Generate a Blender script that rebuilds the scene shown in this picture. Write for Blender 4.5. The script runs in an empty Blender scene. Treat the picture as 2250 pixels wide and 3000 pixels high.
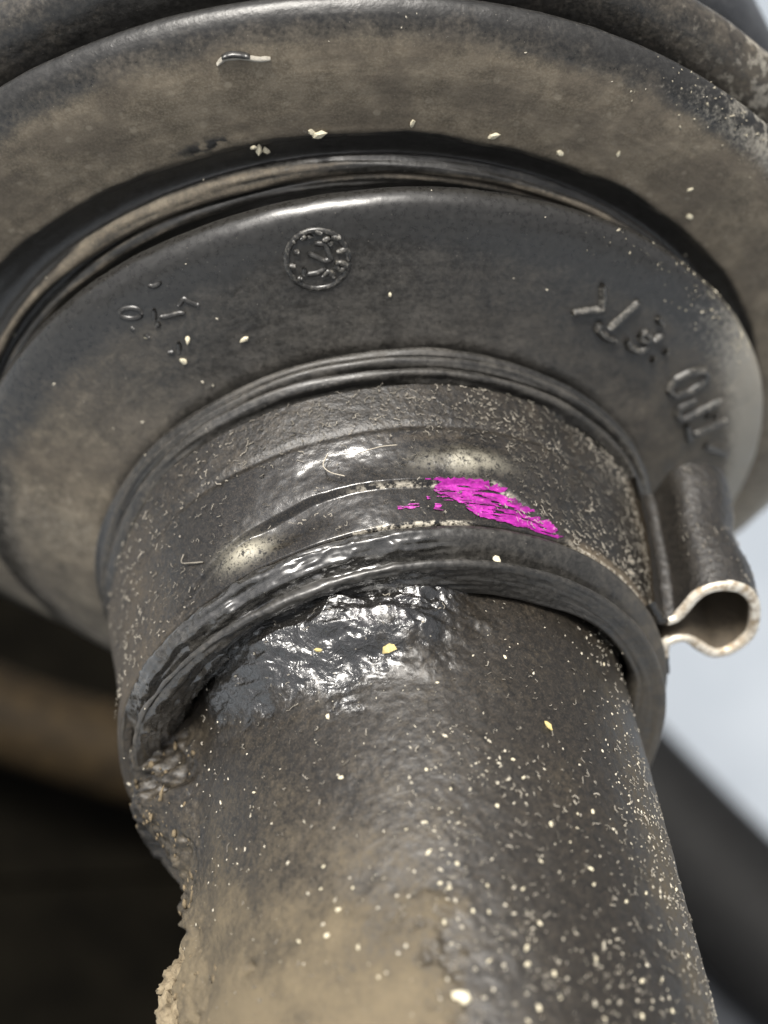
import bpy, math, random
import numpy as np
from mathutils import Matrix, Vector

# ------------------------------------------------------------------ scene, camera, light
SC = bpy.context.scene
S = 0.013            # one length unit of the drive line (the shaft radius) in metres
AXLE_H = 0.30        # height of the shaft axis above the floor

def W(p):
    """drive-line coordinates (right, up, along the shaft towards its free end) -> world metres"""
    p = np.asarray(p, float)
    return np.stack([p[..., 0] * S, -p[..., 2] * S, p[..., 1] * S + AXLE_H], -1)

CAM = np.array([-1.28775, 5.37931, 3.2169])
CR = np.array([[0.982449, 0.0, -0.186532], [0.143046, 0.641802, 0.753411], [0.119717, -0.76687, 0.630538]])
cam = bpy.data.cameras.new('camera')
cam_o = bpy.data.objects.new('camera', cam)
SC.collection.objects.link(cam_o)
A2W = np.array([[1, 0, 0], [0, 0, -1], [0, 1, 0]], float)
m = np.eye(4); m[:3, :3] = A2W @ CR; m[:3, 3] = W(CAM)
cam_o.matrix_world = Matrix(m.tolist())
cam.sensor_fit = 'AUTO'; cam.sensor_width = 36.0
cam.lens = 3000.0 / 2212.0 * 36.0
cam.clip_start = 0.005; cam.clip_end = 300.0
cam.dof.use_dof = True
cam.dof.focus_distance = 5.5 * S
cam.dof.aperture_fstop = 29.0
SC.camera = cam_o

SUN_DIR = np.array([-0.28, 0.93, 0.06])          # towards the sun, drive-line axes
SUN_DIR /= np.linalg.norm(SUN_DIR)
sw = A2W @ SUN_DIR
world = bpy.data.worlds.new('World'); SC.world = world; world.use_nodes = True
wn = world.node_tree
sky = wn.nodes.new('ShaderNodeTexSky'); sky.sky_type = 'NISHITA'; sky.sun_disc = False
sky.sun_elevation = math.asin(sw[2]); sky.sun_rotation = math.atan2(sw[0], sw[1])
sky.air_density = 0.7; sky.dust_density = 6.0; sky.ozone_density = 1.0
bg = wn.nodes['Background']; bg.inputs['Strength'].default_value = 0.05
hs = wn.nodes.new('ShaderNodeHueSaturation'); hs.inputs['Saturation'].default_value = 0.25      # a thin white overcast
wn.links.new(sky.outputs[0], hs.inputs['Color']); wn.links.new(hs.outputs[0], bg.inputs[0])
sun = bpy.data.lights.new('sun', 'SUN'); sun.energy = 1.5; sun.angle = math.radians(19); sun.color = (1.0, 0.95, 0.87)
sun_o = bpy.data.objects.new('sun', sun); SC.collection.objects.link(sun_o)
sun_o.rotation_euler = Vector((-sw).tolist()).to_track_quat('-Z', 'Y').to_euler()
sun_o.location = (0, 0, 3)
SC.view_settings.view_transform = 'Standard'; SC.view_settings.look = 'None'
SC.view_settings.exposure = 1.75; SC.view_settings.gamma = 1.0
SC.render.engine = 'CYCLES'
SC.cycles.max_bounces = 6

RNG = np.random.default_rng(7)

# ------------------------------------------------------------------ numpy noise
def _h(i, j, k, seed):
    n = (i * 374761393 + j * 668265263 + k * 2147483647 + seed * 1274126177) & 0xFFFFFFFF
    n = ((n ^ (n >> 13)) * 1274126177) & 0xFFFFFFFF
    n = (n ^ (n >> 16)) & 0xFFFFFFFF
    n = (n * 2246822519) & 0xFFFFFFFF
    return ((n ^ (n >> 15)) & 0xFFFF) / 65535.0

def vnoise(p, seed=0):
    p = np.asarray(p, float); f = np.floor(p); i = f.astype(np.int64); t = p - f; t = t * t * (3 - 2 * t)
    r = 0
    for dx in (0, 1):
        for dy in (0, 1):
            for dz in (0, 1):
                w = (t[..., 0] if dx else 1 - t[..., 0]) * (t[..., 1] if dy else 1 - t[..., 1]) * (t[..., 2] if dz else 1 - t[..., 2])
                r = r + w * _h(i[..., 0] + dx, i[..., 1] + dy, i[..., 2] + dz, seed)
    return r

def fbm(p, octaves=4, seed=0, gain=0.5):
    r = 0; a = 1; tot = 0; p = np.asarray(p, float)
    for o in range(octaves):
        r = r + a * vnoise(p, seed + o * 17); tot += a; a *= gain; p = p * 2.03 + 11.7
    return r / tot

def sstep(a, b, x):
    t = np.clip((x - a) / (b - a), 0, 1); return t * t * (3 - 2 * t)

def bump(x, c, w):
    return np.exp(-((x - c) / w) ** 2)

# ------------------------------------------------------------------ rings of the bent boot: J I H G F E D C B
RING = np.array([  # offset right, offset up, tilt right, tilt up
    [-.040, -.008, .021, .119], [-.066, -.015, .061, .184], [-.046, -.012, .037, .171], [-.066, -.017, .040, .111],
    [-.015, -.005, .005, .031], [.020, .002, .006, -.061], [-.044, -.015, -.047, -.069], [-.054, -.019, -.046, -.096],
    [-.061, -.022, -.042, -.101]])

def ring_point(z, r, k, th):
    """point of the ring with axial place z, radius r and boot station k at angle th"""
    k = np.clip(np.asarray(k, float), 0, 8)
    q = np.stack([np.interp(k, np.arange(9), RING[:, c]) for c in range(4)], -1)
    n = np.stack([q[..., 2], q[..., 3], np.ones_like(q[..., 0])], -1)
    n /= np.linalg.norm(n, axis=-1, keepdims=True)
    u = np.zeros_like(n); u[..., 0] = 1
    u = u - n * (u * n).sum(-1, keepdims=True); u /= np.linalg.norm(u, axis=-1, keepdims=True)
    v = np.cross(n, u)
    c = np.stack([q[..., 0], q[..., 1], np.zeros_like(q[..., 0]) + z], -1)
    th = np.asarray(th, float)
    rad = np.cos(th)[..., None] * u + np.sin(th)[..., None] * v
    deg = np.degrees(th)                     # the neck is pulled in on the left
    r = np.asarray(r) * (1 - .052 * sstep(132, 172, deg) * (1 - sstep(235, 300, deg)) * sstep(2.0, 2.45, k) * (1 - sstep(3.25, 3.9, k)))
    return c + np.asarray(r)[..., None] * rad, rad, n

def smooth_profile(P, step):
    """Catmull-Rom through profile rows, resampled evenly by length"""
    P = np.asarray(P, float)
    Q = np.vstack([2 * P[0] - P[1], P, 2 * P[-1] - P[-2]])
    out = []
    for i in range(len(P) - 1):
        p0, p1, p2, p3 = Q[i:i + 4]
        t = np.linspace(0, 1, 24, endpoint=False)[:, None]
        d = [max(np.linalg.norm((b - a)[:2]), 1e-4) ** .5 for a, b in ((p0, p1), (p1, p2), (p2, p3))]
        t0, t1 = 0, d[0]; t2 = t1 + d[1]; t3 = t2 + d[2]; tt = t1 + t * (t2 - t1)
        A1 = (t1 - tt) / (t1 - t0) * p0 + (tt - t0) / (t1 - t0) * p1
        A2 = (t2 - tt) / (t2 - t1) * p1 + (tt - t1) / (t2 - t1) * p2
        A3 = (t3 - tt) / (t3 - t2) * p2 + (tt - t2) / (t3 - t2) * p3
        B1 = (t2 - tt) / (t2 - t0) * A1 + (tt - t0) / (t2 - t0) * A2
        B2 = (t3 - tt) / (t3 - t1) * A2 + (tt - t1) / (t3 - t1) * A3
        out.append((t2 - tt) / (t2 - t1) * B1 + (tt - t1) / (t2 - t1) * B2)
    out = np.vstack(out + [P[-1:]])
    s = np.concatenate([[0], np.cumsum(np.linalg.norm(np.diff(out[:, :2], axis=0), axis=1))])
    n = int(s[-1] / step)
    si = np.linspace(0, s[-1], n)
    return np.stack([np.interp(si, s, out[:, c]) for c in range(out.shape[1])], 1), si

def angles(n_top, n_low, lo=-25, hi=215):
    """angles all round, close together where the ring faces up"""
    a = np.linspace(math.radians(lo), math.radians(hi), n_top, endpoint=False)
    b = np.linspace(math.radians(hi), math.radians(lo + 360), n_low, endpoint=False)
    return np.concatenate([a, b])

BOOT_PROFILE = [  # z, r, station   from the mouth on the shaft to the big end
    (.02, 1.03, 0), (.08, 1.035, 0), (.122, 1.055, 0), (.127, 1.075, .05), (.15, 1.115, .3), (.19, 1.18, .75), (.215, 1.222, 1), (.213, 1.238, 1),
    (.192, 1.240, 1.1), (.168, 1.20, 1.25), (.140, 1.16, 1.4), (.115, 1.165, 1.5), (.088, 1.225, 1.6), (.055, 1.262, 1.7), (.02, 1.255, 1.9), (-.005, 1.215, 2), (-.05, 1.205, 2.05),
    (-.35, 1.24, 2.5), (-.66, 1.30, 2.95), (-.69, 1.28, 2.98), (-.715, 1.235, 3.0), (-.772, 1.235, 3.1), (-.784, 1.33, 3.2), (-.80, 1.362, 3.25), (-.832, 1.374, 3.35), (-.85, 1.36, 3.42), (-.858, 1.30, 3.45), (-.878, 1.30, 3.5), (-.886, 1.352, 3.55),
    (-.905, 1.378, 3.6), (-.925, 1.37, 3.65), (-.938, 1.378, 3.7), (-.962, 1.388, 3.75), (-.98, 1.37, 3.82), (-.99, 1.30, 3.86), (-1.03, 1.285, 3.92), (-1.052, 1.29, 4), (-1.062, 1.36, 4.05), (-1.09, 1.43, 4.15), (-1.15, 1.565, 4.4),
    (-1.21, 1.705, 4.6), (-1.255, 1.80, 4.75), (-1.295, 1.88, 4.85), (-1.335, 1.945, 4.93), (-1.38, 1.99, 5), (-1.43, 2.008, 5), (-1.48, 1.988, 5.1), (-1.52, 1.93, 5.2), (-1.55, 1.84, 5.3), (-1.58, 1.755, 5.4),
    (-1.615, 1.715, 5.42), (-1.68, 1.735, 5.46), (-1.716, 1.785, 5.5), (-1.71, 1.835, 5.56), (-1.668, 1.85, 5.62), (-1.652, 1.872, 5.66), (-1.662, 1.898, 5.7), (-1.695, 1.905, 5.74), (-1.70, 1.915, 5.77), (-1.674, 1.925, 5.8), (-1.672, 1.96, 5.86), (-1.702, 1.98, 5.95), (-1.737, 1.985, 6), (-1.755, 2.01, 6.2),
    (-1.768, 2.06, 6.6), (-1.777, 2.10, 7), (-1.772, 2.112, 7), (-1.776, 2.2, 7.2), (-1.783, 2.32, 7.4), (-1.785, 2.42, 7.55), (-1.795, 2.52, 7.75), (-1.82, 2.60, 7.9), (-1.86, 2.66, 8), (-1.91, 2.688, 8), (-1.97, 2.66, 8),
    (-2.01, 2.55, 8), (-2.04, 2.46, 8), (-2.075, 2.44, 8), (-2.10, 2.52, 8), (-2.115, 2.66, 8), (-2.14, 2.77, 8), (-2.19, 2.83, 8), (-2.26, 2.84, 8), (-2.33, 2.80, 8), (-2.39, 2.70, 8), (-2.45, 2.64, 8), (-2.60, 2.63, 8)]
BOOT_STEP = 0.008
PROF, PROF_S = smooth_profile(BOOT_PROFILE, BOOT_STEP)
BAND_Z0, BAND_Z1, BAND_R0, BAND_R1 = 0.0, -.705, 1.25, 1.346

def band_point(th, z, h=0.0):
    """a place on the clamp band: angle, axial place, height above the band"""
    f = (np.asarray(z, float) - BAND_Z0) / (BAND_Z1 - BAND_Z0)
    r = BAND_R0 + (BAND_R1 - BAND_R0) * f + 0.012 * np.sin(np.clip(f, 0, 1) * math.pi) + h
    return ring_point(z, r, 2 + np.clip(f, 0, 1), th)

def boot_point(th, s, h=0.0):
    """a place on the rubber: angle, length along the profile, height above it"""
    z, r, k = (np.interp(s, PROF_S, PROF[:, c]) for c in range(3))
    e = 0.006
    z1, r1 = (np.interp(s + e, PROF_S, PROF[:, c]) for c in range(2)); z0, r0 = (np.interp(s - e, PROF_S, PROF[:, c]) for c in range(2))
    dz, dr = z1 - z0, r1 - r0; L = np.hypot(dz, dr) + 1e-9
    p, rad, n = ring_point(z, r, k, th)
    nor = rad * (-dz / L)[..., None] + n * (dr / L)[..., None]
    return p + nor * np.asarray(h)[..., None], nor

# ------------------------------------------------------------------ mesh helpers
def link(o, parent=None):
    SC.collection.objects.link(o)
    if parent is not None:
        o.parent = parent
        o.matrix_parent_inverse = Matrix.Identity(4)
        o.location = tuple(-c for c in parent.location)
    return o

def mesh_np(name, verts, faces, mat, parent=None, attrs=None, smooth=True):
    """verts in drive-line units, faces an (n,4) or (n,3) array; one mesh object in world place"""
    v = W(verts).reshape(-1, 3); f = np.asarray(faces, np.int32)
    me = bpy.data.meshes.new(name)
    k = f.shape[1]
    me.vertices.add(len(v)); me.vertices.foreach_set('co', v.astype(np.float32).ravel())
    me.loops.add(f.size); me.loops.foreach_set('vertex_index', f.ravel())
    me.polygons.add(len(f)); me.polygons.foreach_set('loop_start', np.arange(0, f.size, k, dtype=np.int32))
    me.update(calc_edges=True)
    if smooth: me.polygons.foreach_set('use_smooth', np.ones(len(f), bool))
    a = me.attributes.new('dl', 'FLOAT_VECTOR', 'POINT'); a.data.foreach_set('vector', np.asarray(verts, np.float32).reshape(-1, 3).ravel())
    for key, val in (attrs or {}).items():
        val = np.asarray(val, np.float32)
        if val.ndim and val.shape[-1] == 3 and val.size == 3 * len(v):
            a = me.attributes.new(key, 'FLOAT_VECTOR', 'POINT'); a.data.foreach_set('vector', val.ravel())
        else:
            a = me.attributes.new(key, 'FLOAT', 'POINT'); a.data.foreach_set('value', val.ravel())
    me.materials.append(mat); me.validate(); me.update()
    return link(bpy.data.objects.new(name, me), parent)

def grid_faces(nr, nc, wrap=True):
    i = np.arange(nr - 1)[:, None]; j = np.arange(nc if wrap else nc - 1)[None, :]
    j2 = (j + 1) % nc
    return np.stack([i * nc + j, i * nc + j2, (i + 1) * nc + j2, (i + 1) * nc + j], -1).reshape(-1, 4)

def thing(name, label, cat, at=(0, 0, 0), group=None):
    o = bpy.data.objects.new(name, None); SC.collection.objects.link(o)
    o.empty_display_size = .01
    o.location = tuple(float(c) for c in W(np.array(at)))
    o['label'] = label; o['category'] = cat
    if group: o['group'] = group
    return o

def tag(o, label, cat=None, group=None, kind=None):
    o['label'] = label
    if cat: o['category'] = cat
    if group: o['group'] = group
    if kind: o['kind'] = kind
    return o

def tubes(paths, rads, sides=4):
    """joined little tubes along paths; returns verts, faces"""
    V = []; Fc = []; base = 0
    for P, r in zip(paths, rads):
        P = np.asarray(P, float); n = len(P)
        t = np.gradient(P, axis=0); t /= np.linalg.norm(t, axis=1, keepdims=True) + 1e-9
        ref = np.array([.31, .77, .55]); u = np.cross(t, ref); u /= np.linalg.norm(u, axis=1, keepdims=True) + 1e-9
        w = np.cross(t, u); rr = np.asarray(r, float) * np.ones(n)
        a = np.arange(sides) * 2 * math.pi / sides
        ring = P[:, None] + rr[:, None, None] * (np.cos(a)[None, :, None] * u[:, None] + np.sin(a)[None, :, None] * w[:, None])
        V.append(ring.reshape(-1, 3)); Fc.append(grid_faces(n, sides) + base)
        # end caps as quads (sides == 4) or fans of degenerate-free quads
        if sides == 4:
            Fc.append(np.array([[3, 2, 1, 0], [(n - 1) * 4, (n - 1) * 4 + 1, (n - 1) * 4 + 2, (n - 1) * 4 + 3]]) + base)
        base += n * sides
    return np.vstack(V), np.vstack(Fc)

def icosphere():
    t = (1 + 5 ** .5) / 2
    v = np.array([(-1, t, 0), (1, t, 0), (-1, -t, 0), (1, -t, 0), (0, -1, t), (0, 1, t), (0, -1, -t), (0, 1, -t), (t, 0, -1), (t, 0, 1), (-t, 0, -1), (-t, 0, 1)], float)
    v /= np.linalg.norm(v[0])
    f = np.array([(0, 11, 5), (0, 5, 1), (0, 1, 7), (0, 7, 10), (0, 10, 11), (1, 5, 9), (5, 11, 4), (11, 10, 2), (10, 7, 6), (7, 1, 8), (3, 9, 4), (3, 4, 2), (3, 2, 6), (3, 6, 8), (3, 8, 9), (4, 9, 5), (2, 4, 11), (6, 2, 10), (8, 6, 7), (9, 8, 1)])
    return v, f
ICO_V, ICO_F = icosphere()

def frame_of(n):
    n = n / np.linalg.norm(n); r = np.array([1., 0, 0]) if abs(n[0]) < .8 else np.array([0, 1., 0])
    u = np.cross(r, n); u /= np.linalg.norm(u); return u, np.cross(n, u), n

# ------------------------------------------------------------------ materials
class M:
    def __init__(s, name):
        s.m = bpy.data.materials.new(name); s.m.use_nodes = True; s.t = s.m.node_tree
        s.b = s.t.nodes['Principled BSDF']
    def put(s, sock, v):
        if hasattr(v, 'is_linked') or isinstance(v, bpy.types.NodeSocket): s.t.links.new(v, sock)
        else:
            if isinstance(v, tuple) and len(v) == 3 and sock.type == 'RGBA': v = (*v, 1)
            sock.default_value = v
    def n(s, typ, out=0, **kw):
        nd = s.t.nodes.new(typ)
        ins = kw.pop('i', {})
        for k, v in kw.items(): setattr(nd, k, v)
        for k, v in ins.items(): s.put(nd.inputs[k], v)
        return nd.outputs[out]
    def attr(s, name, out='Fac'):
        nd = s.t.nodes.new('ShaderNodeAttribute'); nd.attribute_name = name; return nd.outputs[out]
    def scale(s, vec, sc):
        return s.n('ShaderNodeVectorMath', operation='MULTIPLY', i={0: vec, 1: sc})
    def noise(s, vec, scale, detail=3., rough=.55, dist=0.):
        return s.n('ShaderNodeTexNoise', i={'Vector': vec, 'Scale': scale, 'Detail': detail, 'Roughness': rough, 'Distortion': dist})
    def vor(s, vec, scale, feature='F1', out=0):
        return s.n('ShaderNodeTexVoronoi', out, feature=feature, i={'Vector': vec, 'Scale': scale})
    def math(s, op, a, b=0., c=0.):
        return s.n('ShaderNodeMath', operation=op, i={0: a, 1: b, 2: c})
    def ramp(s, f, lo, hi, a=0., b=1.):
        return s.n('ShaderNodeMapRange', interpolation_type='SMOOTHSTEP', i={0: f, 1: lo, 2: hi, 3: a, 4: b})
    def mix(s, f, a, b):
        nd = s.t.nodes.new('ShaderNodeMix'); nd.data_type = 'RGBA'
        s.put(nd.inputs[0], f); s.put(nd.inputs[6], a); s.put(nd.inputs[7], b); return nd.outputs[2]
    def bump(s, h, strength, dist, normal=None):
        i = {'Strength': strength, 'Distance': dist * S, 'Height': h}
        if normal is not None: i['Normal'] = normal
        return s.n('ShaderNodeBump', i=i)
    def set(s, **kw):
        for k, v in kw.items(): s.put(s.b.inputs[k.replace('_', ' ')], v)
        return s.m

def rubber_material(name='weathered_rubber'):
    k = M(name); p = k.attr('dl', 'Vector'); sc = k.attr('sc', 'Vector')
    dust = k.attr('dust'); pale = k.attr('pale'); wet = k.attr('wet')
    n0 = k.noise(p, 3.2, 4, .6, .4); n1 = k.noise(p, 9, 5, .62); n2 = k.noise(p, 42, 4, .65); st = k.noise(k.scale(sc, (9, 60, 1)), 1.1, 4, .6)
    n3 = k.noise(p, 95, 2, .6)
    d = k.math('ADD', k.math('MULTIPLY', n0, .45), k.math('ADD', k.math('MULTIPLY', n1, .45), k.math('ADD', k.math('MULTIPLY', n2, .55), k.math('MULTIPLY', st, .08))))
    d = k.math('ADD', d, k.math('MULTIPLY', n3, .16))
    d = k.math('SUBTRACT', k.math('ADD', dust, d), .885)
    df = k.ramp(d, .04, .95)
    black = k.mix(k.ramp(n2, .3, .7), (.0145, .0138, .0125), (.028, .027, .025))
    brown = k.mix(k.ramp(n1, .3, .7), (.130, .104, .070), (.225, .185, .130))
    brown = k.mix(k.ramp(n3, .40, .66, 0., .8), brown, k.mix(.5, brown, (.30, .26, .19)))
    brown = k.mix(k.ramp(n0, .42, .60, 0., .45), brown, (.075, .060, .045))
    sp = k.math('MULTIPLY', k.ramp(k.vor(p, 15), .30, .16), k.ramp(k.n('ShaderNodeTexVoronoi', 1, i={'Vector': p, 'Scale': 15.}), .55, .8)); brown = k.mix(k.math('MULTIPLY', k.math('MULTIPLY', sp, n2), .8), brown, (.34, .295, .22))
    brown = k.mix(k.attr('warm'), (.098, .094, .086), brown)
    base = k.mix(k.math('MULTIPLY', df, .93), black, brown)
    pn = k.ramp(k.math('ADD', pale, k.math('SUBTRACT', k.math('ADD', k.math('MULTIPLY', n2, .9), k.math('MULTIPLY', n3, .6)), .80)), .15, .75)
    base = k.mix(k.math('MULTIPLY', pn, .75), base, (.36, .335, .28))
    vd = k.vor(p, 62); fl = k.ramp(vd, .14, .06)
    fr = k.ramp(k.n('ShaderNodeTexVoronoi', 1, i={'Vector': p, 'Scale': 62.}), .70, .85)
    base = k.mix(k.math('MULTIPLY', k.math('MULTIPLY', fl, fr), .5), base, (.40, .37, .31))
    h = k.math('ADD', k.math('MULTIPLY', n2, .7), k.math('ADD', k.math('MULTIPLY', n1, .9), k.math('MULTIPLY', st, .18)))
    oil = k.attr('oil'); ro = k.ramp(df, 0., .7, .38, .82); ro = k.math('SUBTRACT', ro, k.math('ADD', k.math('MULTIPLY', wet, .09), k.math('MULTIPLY', oil, .14)))
    ro = k.math('ADD', ro, k.math('MULTIPLY', k.math('SUBTRACT', n2, .5), .22))
    bs = k.math('SUBTRACT', .42, k.math('MULTIPLY', wet, .34))
    return k.set(Base_Color=base, Roughness=ro, Normal=k.bump(h, bs, .007), Specular_IOR_Level=k.math('ADD', .66, k.math('MULTIPLY', oil, .34)), Coat_Weight=k.math('MULTIPLY', oil, .8), Coat_Roughness=.22)

def grime_metal(name, dark, mid, dusty, fleck=60, spec=.5, metal=0., bump=.6):
    k = M(name); p = k.attr('dl', 'Vector'); dust = k.attr('dust'); wet = k.attr('wet')
    n1 = k.noise(p, 6, 5, .62); n2 = k.noise(p, 40, 4, .62); n3 = k.noise(p, 120, 2, .6)
    d = k.math('ADD', k.math('MULTIPLY', n1, .5), k.math('ADD', k.math('MULTIPLY', n2, .5), k.math('MULTIPLY', n3, .2)))
    d = k.math('SUBTRACT', k.math('ADD', dust, d), .62)
    df = k.ramp(d, .02, .92)
    base = k.mix(df, k.mix(k.ramp(n2, .3, .7), dark, mid), dusty)
    base = k.mix(k.ramp(n3, .45, .75, 0, .35), base, k.mix(.5, base, (.16, .13, .095)))
    vd = k.vor(p, fleck); fr = k.ramp(k.n('ShaderNodeTexVoronoi', 1, i={'Vector': p, 'Scale': float(fleck)}), .55, .75)
    fl = k.math('MULTIPLY', k.ramp(vd, .16, .07), fr)
    fl = k.math('MULTIPLY', fl, k.math('SUBTRACT', 1., wet))
    base = k.mix(k.math('MULTIPLY', fl, .32), base, (.40, .37, .30))
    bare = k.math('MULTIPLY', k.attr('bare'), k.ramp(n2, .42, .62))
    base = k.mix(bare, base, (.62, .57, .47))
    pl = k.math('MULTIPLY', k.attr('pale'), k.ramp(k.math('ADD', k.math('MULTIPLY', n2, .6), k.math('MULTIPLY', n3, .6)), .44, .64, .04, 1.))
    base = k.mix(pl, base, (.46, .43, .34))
    oil = k.ramp(k.math('ADD', k.attr('oil'), k.math('MULTIPLY', k.math('SUBTRACT', n2, .5), 1.1)), .22, .68); oil = k.math('MULTIPLY', oil, k.ramp(k.attr('oil'), 0., .12))
    base = k.mix(k.math('MULTIPLY', oil, .85), base, (.009, .0086, .0078))
    ridg = k.math('ABSOLUTE', k.math('SUBTRACT', k.noise(p, 22, 4, .6, .6), .5))
    h = k.math('ADD', k.math('MULTIPLY', n2, .7), k.math('MULTIPLY', ridg, -.9))
    wp = k.n('ShaderNodeVectorMath', operation='ADD', i={0: p, 1: k.scale(k.n('ShaderNodeTexNoise', 1, i={'Vector': p, 'Scale': 12., 'Detail': 2.}), (.06, .06, .06))})
    ck = k.vor(wp, 24, 'DISTANCE_TO_EDGE'); ck2 = k.vor(wp, 52, 'DISTANCE_TO_EDGE')
    cr = k.math('ADD', k.ramp(ck, 0., .16), k.math('ADD', k.math('MULTIPLY', k.ramp(ck2, 0., .14), .45), k.math('MULTIPLY', n2, .4)))
    ro = k.math('SUBTRACT', k.ramp(df, 0., .7, .44, .82), k.math('ADD', k.math('MULTIPLY', wet, .26), k.math('MULTIPLY', oil, .24)))
    ro = k.math('ADD', ro, k.math('MULTIPLY', k.math('SUBTRACT', n2, .5), .18))
    bs = k.math('SUBTRACT', bump, k.math('MULTIPLY', wet, .8 * bump))
    hh = k.math('ADD', k.math('MULTIPLY', h, k.math('SUBTRACT', 1., k.math('MULTIPLY', oil, .7))), k.math('MULTIPLY', cr, k.math('MULTIPLY', oil, 1.1)))
    return k.set(Base_Color=base, Roughness=ro, Normal=k.bump(hh, bs, .011), Specular_IOR_Level=k.math('ADD', spec, k.math('MULTIPLY', oil, 1. - spec)), Metallic=k.math('MULTIPLY', wet, metal),
                 Coat_Weight=oil, Coat_Roughness=.24, Coat_IOR=1.65)

def plain(name, col, rough=.6, spec=.5, var=.35, scale=20., bump=.0, metal=0., vec=None):
    k = M(name)
    tc = k.n('ShaderNodeTexCoord', 3)
    n1 = k.noise(tc, scale / S / 10, 4, .6)
    c0 = tuple(c * (1 - var) for c in col); c1 = tuple(min(1, c * (1 + var)) for c in col)
    base = k.mix(k.ramp(n1, .3, .7), c0, c1)
    kw = dict(Base_Color=base, Roughness=rough, Specular_IOR_Level=spec, Metallic=metal)
    if bump: kw['Normal'] = k.bump(n1, bump, .02)
    return k.set(**kw)

MAT_RUBBER = rubber_material()
MAT_SHAFT = grime_metal('grimy_shaft_steel', (.009, .008, .0065), (.022, .018, .0135), (.150, .118, .070), spec=.6, bump=.30)
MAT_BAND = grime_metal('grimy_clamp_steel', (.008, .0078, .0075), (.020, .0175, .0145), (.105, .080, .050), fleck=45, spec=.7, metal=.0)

# ------------------------------------------------------------------ setting: floor
def floor():
    k = M('pale_concrete'); p = k.n('ShaderNodeTexCoord', 3)
    n1 = k.noise(p, 9, 5, .6); n2 = k.noise(p, 2.2, 3, .5)
    base = k.mix(k.ramp(n1, .3, .7), (.205, .232, .265), (.265, .292, .325))
    base = k.mix(k.ramp(n2, .45, .7, 0, .35), base, (.19, .205, .225))
    mat = k.set(Base_Color=base, Roughness=.8, Normal=k.bump(n1, .3, .05))
    me = bpy.data.meshes.new('ground')
    R = 80.0; n = 48
    v = [(0, 0, 0)] + [(R * math.cos(a * 2 * math.pi / n), R * math.sin(a * 2 * math.pi / n), 0) for a in range(n)]
    me.from_pydata(v, [], [(0, 1 + i, 1 + (i + 1) % n) for i in range(n)])
    me.materials.append(mat)
    o = link(bpy.data.objects.new('ground', me)); o['kind'] = 'structure'; o['label'] = 'pale grey concrete floor far below the drive shaft'
floor()

# ------------------------------------------------------------------ the rubber boot
boot = thing('rubber_boot', 'ribbed black rubber axle boot with stacked round folds caked in brown dust', 'rubber boot', (0, 0, -1.3))

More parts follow.
